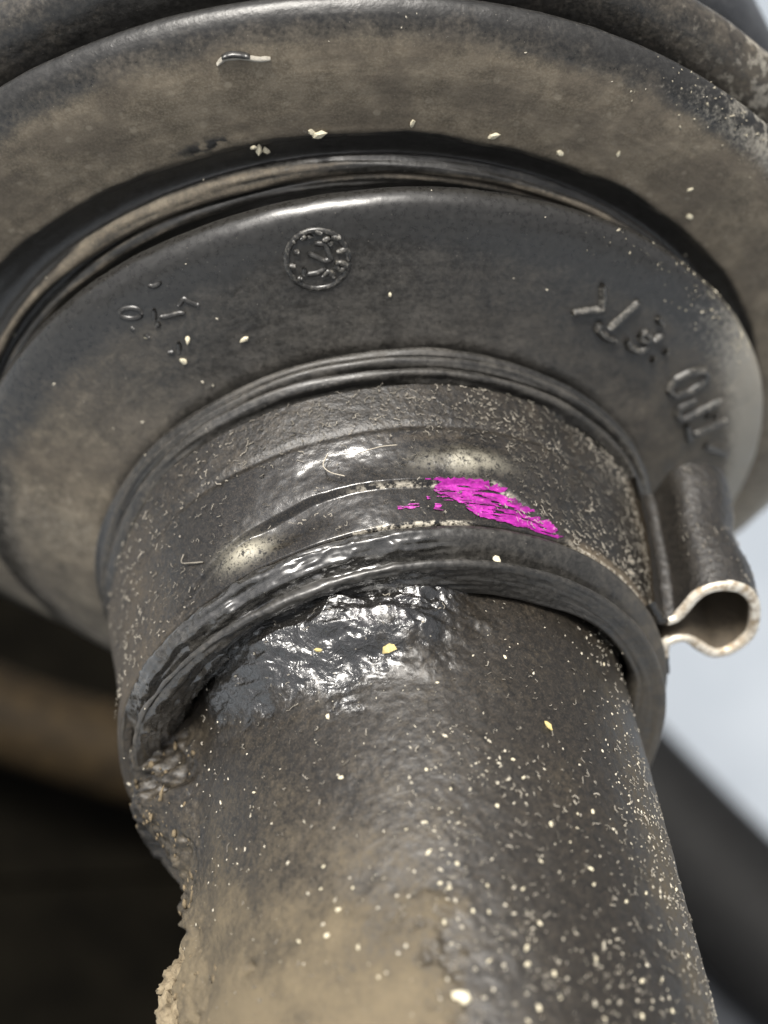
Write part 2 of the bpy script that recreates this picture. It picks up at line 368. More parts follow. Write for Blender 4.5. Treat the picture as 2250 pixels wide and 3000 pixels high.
def boot_surface():
    th = angles(820, 120); deg = np.degrees(th); deg = np.where(deg > 215, deg, deg)
    nr, nc = len(PROF), len(th)
    T = np.broadcast_to(th, (nr, nc)); D = np.degrees(T)
    K = np.broadcast_to(PROF[:, 2][:, None], (nr, nc)); Sx = np.broadcast_to(PROF_S[:, None], (nr, nc))
    P, nor = boot_point(T, Sx)
    lowf = fbm(P * 2.2, 3, 3); midf = fbm(P * 9, 3, 5)
    # streak noise runs round the ring
    ring = np.stack([np.cos(T) * 2.2, np.sin(T) * 2.2, Sx * 26], -1)
    streak = fbm(ring, 4, 21)
    fine = fbm(P * 26, 3, 9)
    # relief: the small ridges are torn and uneven, the big folds almost smooth
    rough = 0.0015 + .020 * sstep(3.0, 3.15, K) * (1 - sstep(3.95, 4.05, K)) + .022 * sstep(5.35, 5.5, K) * (1 - sstep(5.95, 6.05, K))
    rough = rough + .03 * (1 - sstep(1.9, 2.0, K)) * (.12 + .88 * sstep(76, 112, D))
    h = rough * (streak - .5) * 2.0 + .006 * (midf - .5) + .012 * (lowf - .5)
    # crumpled wet grease on the left half of the mouth
    gm = (1 - sstep(1.85, 1.97, K)) * (1 - .7 * bump(K, 1.05, .12)) * sstep(78, 100, D) * (1 - sstep(165, 185, D))
    ridged = 1 - np.abs(fbm(np.stack([T * 9, Sx * 30, T * 0], -1), 4, 33) - .5) * 4
    h = h + gm * .019 * (ridged - .45)
    # crust edge where the dust on the big face breaks off
    jag = .10 * (fbm(np.stack([np.cos(T) * 9, np.sin(T) * 9, Sx * 0], -1), 4, 40) - .5)
    edge = sstep(7.0 + jag - .02, 7.06 + jag, K)
    h = h + .012 * edge * sstep(6.9, 7.05, K) * (1 - sstep(7.4, 7.8, K))
    P = P + nor * h[..., None]
    tuck = (1 - sstep(1.7, 2.0, K)) * sstep(150, 192, D)
    rr_ = P.copy(); rr_[..., 2] = 0; rl = np.linalg.norm(rr_, axis=-1, keepdims=True)
    P = P - rr_ / rl * (tuck * .13)[..., None]; P[..., 2] -= tuck * .10
    gap = (1 - sstep(.15, .5, K)) * sstep(8, 26, D) * (1 - sstep(48, 66, D))
    P = P + rr_ / rl * (gap * .036)[..., None]
    # dust: where it has settled and caked
    dust = np.full((nr, nc), .30)
    left = sstep(120, 175, D); right = 1 - sstep(20, 62, D); top = bump(D, 100, 40)
    dust = np.where(K < 2.5, .30 + .2 * sstep(150, 190, D) + .16 * right, dust)
    face1 = sstep(4.0, 4.1, K) * (1 - sstep(5.05, 5.2, K))
    f1 = .33 + .34 * left + .10 * (1 - sstep(4.2, 4.6, K)) * (1 - right) + .18 * (lowf - .5)
    f1 = f1 - .40 * sstep(4.70, 4.90, K) * (1 - right) + .26 * right
    dust = dust * (1 - face1) + face1 * f1
    rid = sstep(3.0, 3.1, K) * (1 - sstep(3.98, 4.02, K)); dust = dust * (1 - rid) + rid * (.24 + .6 * (streak - .5))
    back = sstep(5.2, 5.4, K); dust = dust * (1 - back) + back * (.02 + .62 * sstep(5.52, 5.66, K) * sstep(.40, .62, streak) + .15 * right)
    band_ = sstep(5.93, 6.0, K); dust = dust * (1 - band_) + band_ * -.12
    e2 = edge * sstep(6.85, 7.02, K)
    f2 = .92 + .5 * (lowf - .5) - .62 * sstep(7.70, 7.92, K) * (1 - .75 * right) - .12 * left
    # a rubbed patch low on the big face
    rub = bump(D, 114, 3.6) * bump(K, 7.10, .09); f2 = f2 - 1.0 * rub * sstep(.38, .6, fine)
    dust = dust * (1 - e2) + e2 * f2
    z = P[..., 2]
    Sq = Sx - (float(np.interp(4.3, PROF[:, 2], PROF_S)) - 1.9294); beh = sstep(3.98, 4.10, Sq); dust = dust * (1 - beh) + beh * (.05 + .55 * sstep(4.55, 4.72, Sq) * (1 - top))
    pale = np.zeros((nr, nc))
    pale += right * sstep(4.6, 4.95, K) * (1 - sstep(5.3, 5.5, K)) * 1.05
    pale += .42 * (1 - sstep(10, 75, D)) * sstep(7.0, 7.6, K) + .80 * (1 - sstep(35, 85, D)) * sstep(7.70, 7.95, K) * (1 - beh)
    pale += right * rid * .45 * sstep(.45, .6, streak) + .55 * right * back * (1 - band_) * sstep(.42, .6, streak)
    pale += beh * .85 * (1 - sstep(40, 80, D)) * sstep(.45, .62, fine)
    pale += .30 * face1 * bump(D, 178, 14)
    pale += .25 * e2 * (1 - sstep(7.1, 7.5, K)) * sstep(.5, .7, midf)
    wet = gm * 1.0 + .95 * sstep(4.62, 4.85, K) * (1 - sstep(5.1, 5.3, K)) * (1 - .7 * right) * (1 - right) + .95 * sstep(7.55, 7.82, K) * (1 - beh) * (1 - right)
    wet += band_ * (1 - e2) * .15
    sc = np.stack([T * 2, Sx, T * 0], -1)
    warm = np.clip(.25 * np.ones_like(T) + e2 + .8 * left + .5 * right + .6 * back * (1 - band_) - .3 * gm, 0, 1)
    dust = dust * np.ones_like(P[..., 0])
    # split in the grooves
    cuts = [('mouth_lip', 0, 2.5), ('neck_ribs', 2.5, 4.0), ('small_fold', 4.0, 5.42), ('groove_ribs', 5.42, 6.0), ('large_fold', 6.0, None), ('rear_fold', None, None)]
    b0 = 0
    idx = []
    kk = PROF[:, 2]
    bounds = [0, int(np.argmax(kk >= 2.5)), int(np.argmax(kk >= 4.0)), int(np.argmax(kk >= 5.42)), int(np.argmax(kk >= 6.0)), int(np.argmin(np.abs(PROF[:, 0] + 2.06) + (PROF_S < 4.1))), nr - 1]
    for (nm, _, _), i0, i1 in zip(cuts, bounds[:-1], bounds[1:]):
        sl = slice(i0, i1 + 1); n = i1 - i0 + 1
        mesh_np(nm, P[sl].reshape(-1, 3), grid_faces(n, nc), MAT_RUBBER, boot,
                dict(dust=dust[sl].ravel(), pale=pale[sl].ravel(), wet=wet[sl].ravel(), oil=(gm * np.ones_like(wet))[sl].ravel(), warm=warm[sl].ravel(), sc=sc[sl].reshape(-1, 3)))
boot_surface()

# moulded characters standing proud of the small fold: strokes as (angle, place along the profile)
LET = [[[[66.98,2.062],[64.94,2.097],[62.87,2.139]],[[63.11,2.143],[64.24,2.193],[65.59,2.24]]],[[[59.42,2.069],[58.94,2.155],[58.66,2.25]],[[61.41,2.08],[61.21,2.043],[58.82,2.026],[56.86,2.038]]],[[[55.35,2.071],[53.59,2.051],[51.6,2.059],[51.13,2.102]],[[54.15,2.127],[53.54,2.147],[52.27,2.143],[52.05,2.119],[53.14,2.11],[54.15,2.127]],[[51.07,2.139],[50.88,2.194]],[[54.07,2.235],[52.4,2.224]]],[[[48.34,2.075],[48.1,2.075]],[[47.9,2.144],[47.31,2.14]]],[[[40.2,2.038],[41.29,2.095],[40.66,2.164],[38.87,2.227],[37.45,2.224],[36.84,2.179],[36.86,2.117],[37.95,2.053],[40.2,2.038]]],[[[34.29,2.126],[34.89,2.041],[33.59,2.015],[31.67,2.034],[31.11,2.134],[30.6,2.233]]],[[[25.26,2.24],[25.86,2.153],[26.48,2.058]],[[29.9,2.039],[27.82,2.037],[25.37,2.036]],[[29.15,2.149],[28.97,2.152]],[[28.16,2.185],[27.98,2.188]]],[[[21.94,2.111],[19.36,2.168],[16.76,2.234]]]]
EMB = [[[102.3,2.22],[102.5,2.183],[103.0,2.15],[103.77,2.124],[104.75,2.106],[105.88,2.099],[107.04,2.102],[108.14,2.114],[109.09,2.137],[109.81,2.167],[110.27,2.202],[110.44,2.241],[110.33,2.28],[109.96,2.315],[109.37,2.345],[108.61,2.367],[107.73,2.382],[106.77,2.389],[105.8,2.386],[104.86,2.375],[104.0,2.356],[103.27,2.33],[102.72,2.297],[102.38,2.26],[102.3,2.22]],[[109.83,2.33],[109.69,2.321]],[[109.17,2.31],[108.56,2.296]],[[108.96,2.353],[108.68,2.357]],[[107.9,2.358],[107.23,2.369]],[[106.88,2.358],[106.73,2.369]],[[106.16,2.383],[105.27,2.367]],[[105.35,2.333],[104.4,2.341]],[[104.24,2.344],[103.04,2.333]],[[104.55,2.326],[104.36,2.305]],[[103.78,2.265],[103.13,2.272],[102.38,2.278]],[[104.02,2.213],[103.35,2.215],[102.71,2.201],[102.75,2.18],[103.55,2.176],[104.07,2.192],[104.02,2.213]],[[110.19,2.242],[109.34,2.236]],[[108.3,2.222],[108.48,2.18]],[[107.45,2.285],[106.38,2.259],[105.5,2.233],[104.51,2.233],[105.11,2.314],[106.41,2.327]],[[108.18,2.182],[106.6,2.179],[105.4,2.196]],[[106.01,2.157],[105.12,2.181],[104.45,2.143]],[[109.51,2.172],[108.85,2.166]]]
MRK = [[[131.15,2.294],[131.32,2.289],[131.57,2.287],[131.88,2.287],[132.22,2.289],[132.58,2.294],[132.92,2.301],[133.23,2.309],[133.48,2.318],[133.66,2.328],[133.75,2.337],[133.75,2.344],[133.66,2.351],[133.49,2.355],[133.24,2.357],[132.95,2.357],[132.61,2.354],[132.26,2.349],[131.92,2.343],[131.62,2.335],[131.36,2.326],[131.18,2.317],[131.08,2.308],[131.07,2.3],[131.15,2.294]],[[129.32,2.284],[130.37,2.232]],[[129.4,2.235],[128.32,2.219],[126.94,2.21],[125.94,2.197]],[[126.18,2.242],[125.05,2.264],[124.49,2.228],[123.6,2.201]],[[128.18,2.394],[127.51,2.375],[126.45,2.379]],[[130.75,2.204],[129.94,2.211]],[[131.9,2.064],[130.99,2.049]],[[129.34,2.088],[129.91,2.053],[130.36,2.038]],[[133.84,2.264],[133.54,2.249]],[[132.91,2.199],[132.62,2.176]]]

S_SHIFT = float(np.interp(4.3, PROF[:, 2], PROF_S)) - float(1.9294)
def stroke_mesh(name, strokes, width, height, parent, label, dusty=.15, pale=.0):
    V = []; Fc = []; base = 0
    for st in strokes:
        a = np.array(st, float); a[:, 1] += S_SHIFT
        if len(a) == 2 and np.abs(a[0] - a[1]).max() < .004: a[1] += .02
        # resample
        xy = np.stack([np.radians(a[:, 0]) * 1.7, a[:, 1]], 1)
        L = np.concatenate([[0], np.cumsum(np.linalg.norm(np.diff(xy, axis=0), axis=1))])
        if L[-1] < 1e-4: continue
        n = max(4, int(L[-1] / .012)); t = np.linspace(0, L[-1], n)
        th = np.interp(t, L, np.radians(a[:, 0])); s = np.interp(t, L, a[:, 1])
        Pc, nor = boot_point(th, s)
        tan = np.gradient(Pc, axis=0); tan /= np.linalg.norm(tan, axis=1, keepdims=True) + 1e-9
        side = np.cross(nor, tan)
        w = width * np.ones(n); w[0] *= .55; w[-1] *= .55
        sec = [(-1.0, -.012), (-.75, .55), (-.3, .95), (.3, .95), (.75, .55), (1.0, -.012)]
        ring = np.stack([Pc + side * (w * x)[:, None] + nor * (height * y) for x, y in sec], 1)
        V.append(ring.reshape(-1, 3)); f = grid_faces(n, 6, wrap=False) + base; Fc.append(f)
        for e, q in ((0, (0, 1, 2, 3)), (0, (0, 3, 4, 5)), (n - 1, (3, 2, 1, 0)), (n - 1, (5, 4, 3, 0))):
            Fc.append(np.array([[e * 6 + i for i in q]]) + base)
        base += n * 6
    v = np.vstack(V); f = np.vstack(Fc)
    o = mesh_np(name, v, f, MAT_RUBBER, parent, dict(dust=np.full(len(v), dusty), pale=np.full(len(v), pale), wet=np.full(len(v), .7), sc=v))
    if label: o['label'] = label
    return o

for i, ch in enumerate(LET):
    stroke_mesh('moulded_letter', ch, .020, .024, boot, None, .33, .30)  # paler than the fold: edge highlights put into the letter colour
emb = stroke_mesh('moulded_date_dial', EMB[:1] , .013, .009, boot, 'round moulded date dial near the rim of the small fold', .24, .25)
stroke_mesh('dial_pointer', EMB[13:16], .013, .010, emb, None, .33, .15)
for st in EMB[1:13] + EMB[16:]:
    stroke_mesh('dial_dot', [st], .015, .014, emb, None, .33, .3)
for o in list(emb.children):
    o.location = (0, 0, 0)
NICK = [[[109.91, 3.912], [109.15, 3.931], [107.73, 3.925], [106.2, 3.901], [105.17, 3.9]], [[109.31, 3.938], [108.45, 3.942], [106.92, 3.922]]]
stroke_mesh('torn_nick', NICK[:1], .012, .020, boot, 'torn nick in the rim of the large fold', .6, .75)
stroke_mesh('torn_nick', NICK[1:], .014, .026, boot, 'torn nick in the rim of the large fold', -.3, .0)
stroke_mesh('moulded_mark', MRK, .012, .008, boot, 'faint moulded cross and oval mark', .24, .1)

# ------------------------------------------------------------------ the steel clamp
clamp = thing('hose_clamp', 'dirty steel band clamp with crimped loop ear and a smear of magenta paint', 'hose clamp', (0, 0, -.35))
EAR_T0, EAR_T1 = math.radians(22.5), math.radians(30.2)     # the band is open between these angles

def layer_edge(deg):
    """axial place of the outer layer's front edge, by angle"""
    return np.interp(deg, [60, 65, 68, 72, 76, 78.5, 91, 102, 112, 126, 150], [.02, -.012, -.045, -.095, -.16, -.198, -.18, -.196, -.20, -.16, .02])

def band_surface():
    n_t = 900
    th = np.linspace(EAR_T1, EAR_T0 + 2 * math.pi, n_t)
    zz = np.concatenate([[.004], [.004], np.linspace(-.002, -.705, 170), [-.711], [-.711]])
    hh = np.concatenate([[-.05], [-.012], np.zeros(170), [-.012], [-.05]])
    T, Z = np.meshgrid(th, zz, indexing='ij'); D = np.degrees(T); Hh = np.broadcast_to(hh, T.shape)
    P, rad, n = band_point(T, Z)
    low = fbm(P * 3, 3, 61); mid = fbm(P * 12, 3, 62); fin = fbm(P * 34, 3, 63)
    inr = sstep(58, 66, D) * (1 - sstep(138, 152, D))
    step = sstep(-.012, .012, layer_edge(D) - Z) * inr                # 1 behind the edge of the outer layer
    h = Hh + .026 * step + .012 * (low - .5) + .005 * (mid - .5) + .0035 * (fin - .5)
    # shallow dents and a flattened crown
    h = h - .030 * bump(D, 118, 9) * bump(Z, -.13, .09) - .016 * bump(D, 104, 12) * bump(Z, -.30, .10) + .018 * bump(D, 83, 7) * bump(Z, -.29, .06)
    h = h + .020 * bump(D, 126, 3.5) * bump(Z, -.10, .05)
    h = h - .010 * bump(Z, -.47, .02) * (.4 + .6 * mid)
    P = P + rad * h[..., None]
    wet = sstep(-.46, -.38, Z + .12 * (low - .5)) * sstep(70, 84, D) * (1 - sstep(122, 146, D)) * (1 - .8 * bump(D, 83, 6) * bump(Z, -.28, .06))
    dust = .11 + .28 * sstep(132, 160, D) + .22 * (1 - sstep(60, 75, D)) * 0 + .2 * (low - .5)
    dust = dust + .5 * bump(D, 92, 12) * bump(Z, -.40, .035)
    dust = dust + .55 * (1 - sstep(58, 66, D)) * sstep(-.07, -.02, Z)
    dust = dust - wet * .35
    pale = .9 * bump(D, 126, 4.2) * bump(Z, -.095, .045) + .75 * bump(D, 84, 6.5 + 3 * (low - .5)) * bump(Z, -.275 + .05 * (low - .5), .05) * sstep(.2, .5, mid)  # left patch: soft glare painted as pale colour, among crumbs
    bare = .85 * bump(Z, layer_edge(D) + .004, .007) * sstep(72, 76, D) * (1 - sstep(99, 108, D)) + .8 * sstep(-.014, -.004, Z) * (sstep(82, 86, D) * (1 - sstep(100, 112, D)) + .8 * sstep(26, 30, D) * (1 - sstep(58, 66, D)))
    nc = len(zz)
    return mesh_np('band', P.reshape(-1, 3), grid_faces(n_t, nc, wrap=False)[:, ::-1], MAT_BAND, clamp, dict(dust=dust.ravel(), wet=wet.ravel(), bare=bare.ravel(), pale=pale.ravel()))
band_surface()

EAR = np.array([[29.73, 0.03], [28.74, 0.095], [30.29, 0.154], [32.12, 0.217], [32.5, 0.286], [31.4, 0.354], [29.29, 0.415], [25.9, 0.445], [22.34, 0.441], [18.82, 0.42],
                [16.88, 0.374], [15.71, 0.313], [16.14, 0.236], [18.83, 0.176], [22.02, 0.125], [23.04, 0.076], [22.71, 0.03], [21.11, 0.01]])
def spline2(P, n):
    Q = np.vstack([2 * P[0] - P[1], P, 2 * P[-1] - P[-2]]); out = []
    for i in range(len(P) - 1):
        p0, p1, p2, p3 = Q[i:i + 4]; t = np.linspace(0, 1, 16, endpoint=False)[:, None]
        out.append(.5 * (2 * p1 + (p2 - p0) * t + (2 * p0 - 5 * p1 + 4 * p2 - p3) * t ** 2 + (3 * p1 - p0 - 3 * p2 + p3) * t ** 3))
    out = np.vstack(out + [P[-1:]]); L = np.concatenate([[0], np.cumsum(np.linalg.norm(np.diff(out, axis=0), axis=1))])
    t = np.linspace(0, L[-1], n); return np.stack([np.interp(t, L, out[:, c]) for c in range(out.shape[1])], 1)

def ear_surface():
    flat = np.stack([np.radians(EAR[:, 0]) * 1.45, EAR[:, 1]], 1)
    # tails that lie on the band either side
    head = np.array([[math.radians(36) * 1.45, .024], [math.radians(32.5) * 1.45, .024]]); tail = np.array([[math.radians(18) * 1.45, .004], [math.radians(13) * 1.45, .004]])
    C = spline2(np.vstack([head, flat, tail]), 220)
    t = np.gradient(C, axis=0); t /= np.linalg.norm(t, axis=1, keepdims=True); nn = np.stack([-t[:, 1], t[:, 0]], 1)
    L = np.linspace(0, 1, 220); wob = .006 * (vnoise(np.stack([L * 14, L * 0, L * 0], 1), 5) - .5)
    half = .0235 + wob
    nz = 90
    zz = np.concatenate([[.002], np.linspace(.0, -.70, nz), [-.702]])
    shells = []
    V = []
    for side in (1, -1):
        E = C - nn * (half * side)[:, None] if side == 1 else C + nn * half[:, None]
        th = E[:, 0] / 1.45; h = E[:, 1]
        T, Z = np.meshgrid(th, zz, indexing='ij'); Hh = np.broadcast_to(h[:, None], T.shape)
        # the ear leans in and narrows a little towards its far end
        f = np.clip(-Z / .7, 0, 1)
        hc = np.where(Hh > .06, Hh * (1 - .07 * f - .10 * bump(f, .55, .22) * sstep(.1, .3, Hh)), Hh)
        P, rad, n = band_point(T, Z, hc)
        low = fbm(P * 7, 3, 71); fin = fbm(P * 30, 3, 72)
        P = P + rad * (.016 * (low - .5) + .010 * (fin - .5))[..., None] * (1 if side == 1 else .6)
        V.append(P)
    na, nb = 220, len(zz)
    # loop round the section: front of the outer skin -> back -> inner skin back to front
    sec = np.concatenate([V[0], V[1][:, ::-1]], 1); ncol = sec.shape[1]
    f = grid_faces(na, ncol, wrap=True)
    pts = sec.reshape(-1, 3)
    D = np.tile(np.concatenate([np.linspace(0, 1, nb), np.full(nb, 2.)]), (na, 1))
    dust = np.where(D < 1.5, -.05, .60); wet = np.zeros_like(dust); fr_ = np.linspace(0, 1, na)[:, None]; root_shade = (1 - sstep(.22, .34, fr_)) * (D < 1.5); dust = dust - .3 * root_shade; wet = wet + .25 * root_shade  # root side darkened: shade of the crevice beside the band put into the colour
    o = mesh_np('crimped_ear', pts, f, MAT_BAND, clamp, dict(dust=dust.ravel(), wet=wet.ravel()))
    # bright cut edge facing the viewer's end of the shaft
    m = 8
    rim = []
    w = np.linspace(-1, 1, m)
    tt = C[:, None, :] + nn[:, None, :] * (half[:, None] * 1.05 * w[None])[..., None]
    th = tt[..., 0] / 1.45; h = tt[..., 1]
    Z = .004 + .012 * np.sqrt(np.clip(1 - w ** 2, 0, 1))[None] * np.ones_like(th)
    P, rad, n = band_point(th, Z * 0, h)
    P = P + n * Z[..., None]
    P = P + n * (.006 * (fbm(P * 40, 3, 77) - .5))[..., None]
    P = np.concatenate([P, (P[:, :1] - n[:, :1] * .02), (P[:, -1:] - n[:, -1:] * .02)], 1)
    order = [m] + list(range(m)) + [m + 1]
    P = P[:, order]
    sel = slice(26, 200)
    P = P[sel]
    bare = M('bare_cut_steel'); p = bare.attr('dl', 'Vector'); nz_ = bare.noise(p, 22, 4, .6)
    mat = bare.set(Base_Color=bare.mix(bare.ramp(nz_, .32, .62), (.36, .27, .17), (.80, .74, .63)), Roughness=.42, Metallic=.35, Normal=bare.bump(nz_, .4, .01))
    r = mesh_np('cut_edge', P.reshape(-1, 3), grid_faces(P.shape[0], P.shape[1], wrap=False), mat, o)
    r.location = (0, 0, 0); r['label'] = 'bright bare cut edge of the loop'
ear_surface()

# ------------------------------------------------------------------ magenta paint on the band
def paint():
    k = M('magenta_paint'); p = k.attr('dl', 'Vector'); n1 = k.noise(k.scale(p, (1, 1, 3)), 14, 5, .65); n2 = k.noise(p, 60, 3, .6)
    base = k.mix(k.ramp(n1, .35, .65), (.20, .005, .16), (.44, .024, .35)); base = k.mix(k.ramp(n2, .6, .75), base, (.50, .17, .38)); n4 = k.noise(k.scale(p, (10, 10, 60)), 1.2, 4, .65); base = k.mix(k.ramp(n4, .52, .66, 0., .75), base, (.05, .012, .04))
    mat = k.set(Base_Color=base, Roughness=.38, Normal=k.bump(n2, .4, .01))
    def blob(poly, seed, keep=.30):
        poly = np.array(poly, float)
        lo, hi = poly.min(0), poly.max(0)
        nt, nz = int((hi[0] - lo[0]) / .11) + 2, int((hi[1] - lo[1]) / .0018) + 2
        tt = np.linspace(lo[0], hi[0], nt); zz = np.linspace(lo[1], hi[1], nz)
        T, Z = np.meshgrid(tt, zz, indexing='ij')
        # wobble the outline, test inside
        w = fbm(np.stack([T * .9, Z * 60, T * 0], -1), 4, seed) - .5; w2 = fbm(np.stack([T * .9 + 9, Z * 60, T * 0], -1), 4, seed + 5) - .5
        X = T + w * 2.6; Y = Z + w2 * .022
        ins = np.zeros(T.shape, bool); j = len(poly) - 1
        for i in range(len(poly)):
            a, b = poly[i], poly[j]
            c = ((a[1] > Y) != (b[1] > Y)) & (X < (b[0] - a[0]) * (Y - a[1]) / (b[1] - a[1] + 1e-12) + a[0]); ins ^= c; j = i
        scr = fbm(np.stack([T * .32, Z * 110, T * 0], -1), 4, seed + 9)
        ins &= scr > keep
        D = T; edge = layer_edge(D)
        P0, rad, n = band_point(np.radians(T), Z)
        low = fbm(P0 * 3, 3, 61); mid = fbm(P0 * 12, 3, 62); fin = fbm(P0 * 34, 3, 63)
        step = sstep(-.012, .012, edge - Z)
        h = .026 * step + .012 * (low - .5) + .005 * (mid - .5) + .0035 * (fin - .5)
        h = h - .030 * bump(D, 118, 9) * bump(Z, -.13, .09) - .016 * bump(D, 104, 12) * bump(Z, -.30, .10) + .018 * bump(D, 83, 7) * bump(Z, -.29, .06)
        P = P0 + rad * (h + .0045)[..., None]
        f = grid_faces(nt, nz, wrap=False)[:, ::-1]
        fi = ins[:-1, :-1].ravel()
        f = f[fi]
        u, inv = np.unique(f.ravel(), return_inverse=True)
        return P.reshape(-1, 3)[u], inv.reshape(-1, 4)
    V = []; F_ = []; b = 0
    for i, (poly, keep) in enumerate([([(91.5, -.188), (86, -.196), (80, -.200), (77.3, -.185), (75.5, -.142), (72, -.098), (68, -.05), (64.2, -.010), (67, -.004), (72, -.008), (77, -.016), (82, -.03), (84.5, -.075), (86.5, -.115), (89, -.14)], .36),
                                      ([(97, -.092), (93, -.098), (93, -.072), (97, -.068)], .42), ([(91.5, -.125), (86.5, -.118), (86.5, -.102), (91, -.11)], .42), ([(90.5, -.088), (88.8, -.08), (88.6, -.055), (90, -.062)], .40)]):
        v, f = blob(poly, 90 + i * 13, keep); V.append(v); F_.append(f + b); b += len(v)
    o = mesh_np('paint_mark', np.vstack(V), np.vstack(F_), mat, clamp); o['label'] = 'worn smear of bright magenta paint'
paint()

# ------------------------------------------------------------------ the shaft
shaft = thing('drive_shaft', 'thick round steel drive shaft coated in grime and grit, coming out of the clamped boot', 'drive shaft', (0, 0, 3))
def shaft_h(T, Z):
    """height of the caked grime above the bare bar"""
    D = np.degrees(T)
    base = np.stack([np.cos(T), np.sin(T), Z], -1)
    low = fbm(base * 2.0, 3, 101); mid = fbm(base * 7, 4, 102); fin = fbm(base * 24, 3, 103)
    h = .014 * (low - .5) + .008 * (mid - .5) + .005 * (fin - .5)
    gm = sstep(86, 104, D) * (1 - sstep(160, 178, D)) * (1 - sstep(.16, .50, Z + .25 * (low - .5) - .0022 * (D - 100)))
    rid = 1 - np.abs(fbm(np.stack([T * 8, Z * 17 + T * 2.5, T * 0], -1), 4, 104) - .5) * 4
    Dn = D + 26 * (low - .5) + 22 * (mid - .5); gth = sstep(84, 114, Dn) * (1 - sstep(128, 172, Dn)) * (.55 + .9 * fbm(np.stack([T * 5, T * 0, T * 0], -1), 4, 160))
    fil = 1 - sstep(.10, .40 + .16 * (low - .5) + .16 * (mid - .5), Z)
    gm = np.clip(gth * 1.25, 0, 1) * (1 - sstep(.14, .50, Z + .30 * (low - .5) + .40 * (mid - .5) + .2 * (fin - .5)))
    h = h + gth * .13 * fil ** 1.6 + gm * .018 * (rid - .35)
    crust = sstep(160, 178, D) * (1 - sstep(205, 230, D))
    clump = fbm(base * np.array([5, 5, 4.]), 4, 105)
    h = h + crust * (.01 + .07 * sstep(.44, .58, clump) + .03 * (fin - .5)) + crust * (1 - sstep(.28, .58, Z)) * (.04 + .12 * sstep(.35, .6, clump))
    dent = bump(D, 147, 1.6) * bump(Z, 1.285, .025); h = h - .035 * dent
    # thick skin of dried mud low on the left, ending in a ragged step
    mud = sstep(97, 110, D + 14 * (mid - .5) + 10 * (fin - .5) - 6 * (Z - 1.6)) * sstep(.80, 1.75, Z + .5 * (low - .5) + .25 * (mid - .5)); h = h + .014 * sstep(.3, .6, mud)
    return h, low, mid, fin, gm, crust, mud
def shaft_surface():
    th = angles(620, 60, -10, 230); z = np.concatenate([np.linspace(-.75, 2.1, 520), np.linspace(2.2, 9, 40)])
    T, Z = np.meshgrid(th, z, indexing='ij'); T = T.T; Z = Z.T; D = np.degrees(T)
    h, low, mid, fin, gm, crust, mud = shaft_h(T, Z)
    r = 1 + h
    P = np.stack([r * np.cos(T), r * np.sin(T), Z], -1)
    dust = .22 + .30 * (low - .5) + .30 * (mid - .5) + .55 * mud + .20 * sstep(110, 165, D) * sstep(.35, 1.1, Z) + .05 * crust
    dust = dust - .15 * (1 - sstep(.45, 1.05, Z)) - .08 * (1 - sstep(88, 108, D)) - .12 * bump(D, 80, 22) * sstep(.9, 1.3, Z) + .22 * (1 - sstep(40, 56, D)) - .35 * gm
    dust = dust - .25 * bump(D + 16 * (Z - 1.2), 62, 5) * sstep(.9, 1.2, Z)
    wet = gm * .0 + .25 * bump(D, 122, 18) * bump(Z, .62, .22)
    P = P.reshape(-1, 3)
    mesh_np('shaft_bar', P, grid_faces(len(z), len(th))[:, ::-1], MAT_SHAFT, shaft, dict(dust=dust.ravel(), wet=wet.ravel(), oil=gm.ravel()))
shaft_surface()
GRIT_SHAFT = [[104.8, 0.254, 0.056], [119.4, 0.204, 0.03], [71.7, 0.578, 0.036], [101.5, 1.6, 0.06], [44.8, 0.139, 0.035], [95.7, 0.402, 0.03], [120.7, 0.451, 0.028], [79.0, 0.279, 0.022], [82.1, 0.74, 0.03], [101.0, 0.761, 0.03], [80.4, 0.811, 0.03], [96.6, 0.851, 0.03], [87.5, 0.928, 0.03], [99.6, 0.922, 0.03], [102.8, 0.97, 0.03], [76.3, 0.998, 0.03], [69.9, 1.0, 0.03], [64.6, 0.92, 0.03], [68.9, 0.939, 0.03], [106.9, 0.984, 0.03], [103.1, 1.085, 0.03], [97.8, 1.142, 0.03], [80.4, 1.142, 0.03], [72.5, 1.061, 0.03], [68.7, 1.156, 0.03], [101.9, 1.203, 0.03], [100.2, 1.224, 0.03], [92.6, 1.232, 0.03], [85.5, 1.248, 0.03], [69.0, 1.216, 0.03], [60.7, 1.259, 0.03], [102.2, 1.348, 0.03], [93.2, 1.325, 0.03], [96.3, 1.315, 0.03], [83.5, 1.373, 0.03], [72.5, 1.494, 0.03], [87.5, 1.514, 0.03], [94.8, 1.495, 0.03], [82.3, 1.632, 0.03], [86.9, 1.66, 0.03], [89.6, 1.702, 0.03], [54.6, 1.639, 0.03], [64.2, 1.677, 0.03], [73.6, 1.698, 0.03], [61.9, 1.553, 0.03], [55.5, 1.532, 0.03], [87.2, 1.462, 0.03], [82.5, 1.55, 0.03], [40.9, 1.386, 0.03], [36.1, 1.1, 0.03], [53.4, 1.202, 0.03], [119.4, 0.72, 0.028], [141.6, 0.633, 0.028], [125.2, 1.044, 0.028], [119.4, 1.154, 0.028], [126.4, 1.122, 0.028], [119.3, 1.375, 0.028], [125.7, 1.303, 0.028], [132.2, 1.286, 0.028], [116.1, 1.492, 0.028], [122.8, 1.221, 0.028]]
GRIT_BOOT = [[127.97, 2.073, 0.03], [130.68, 1.995, 0.032], [120.09, 1.956, 0.034], [96.39, 2.026, 0.02], [132.88, 2.187, 0.018], [121.56, 1.372, 0.03], [77.53, 0.468, 0.045]]
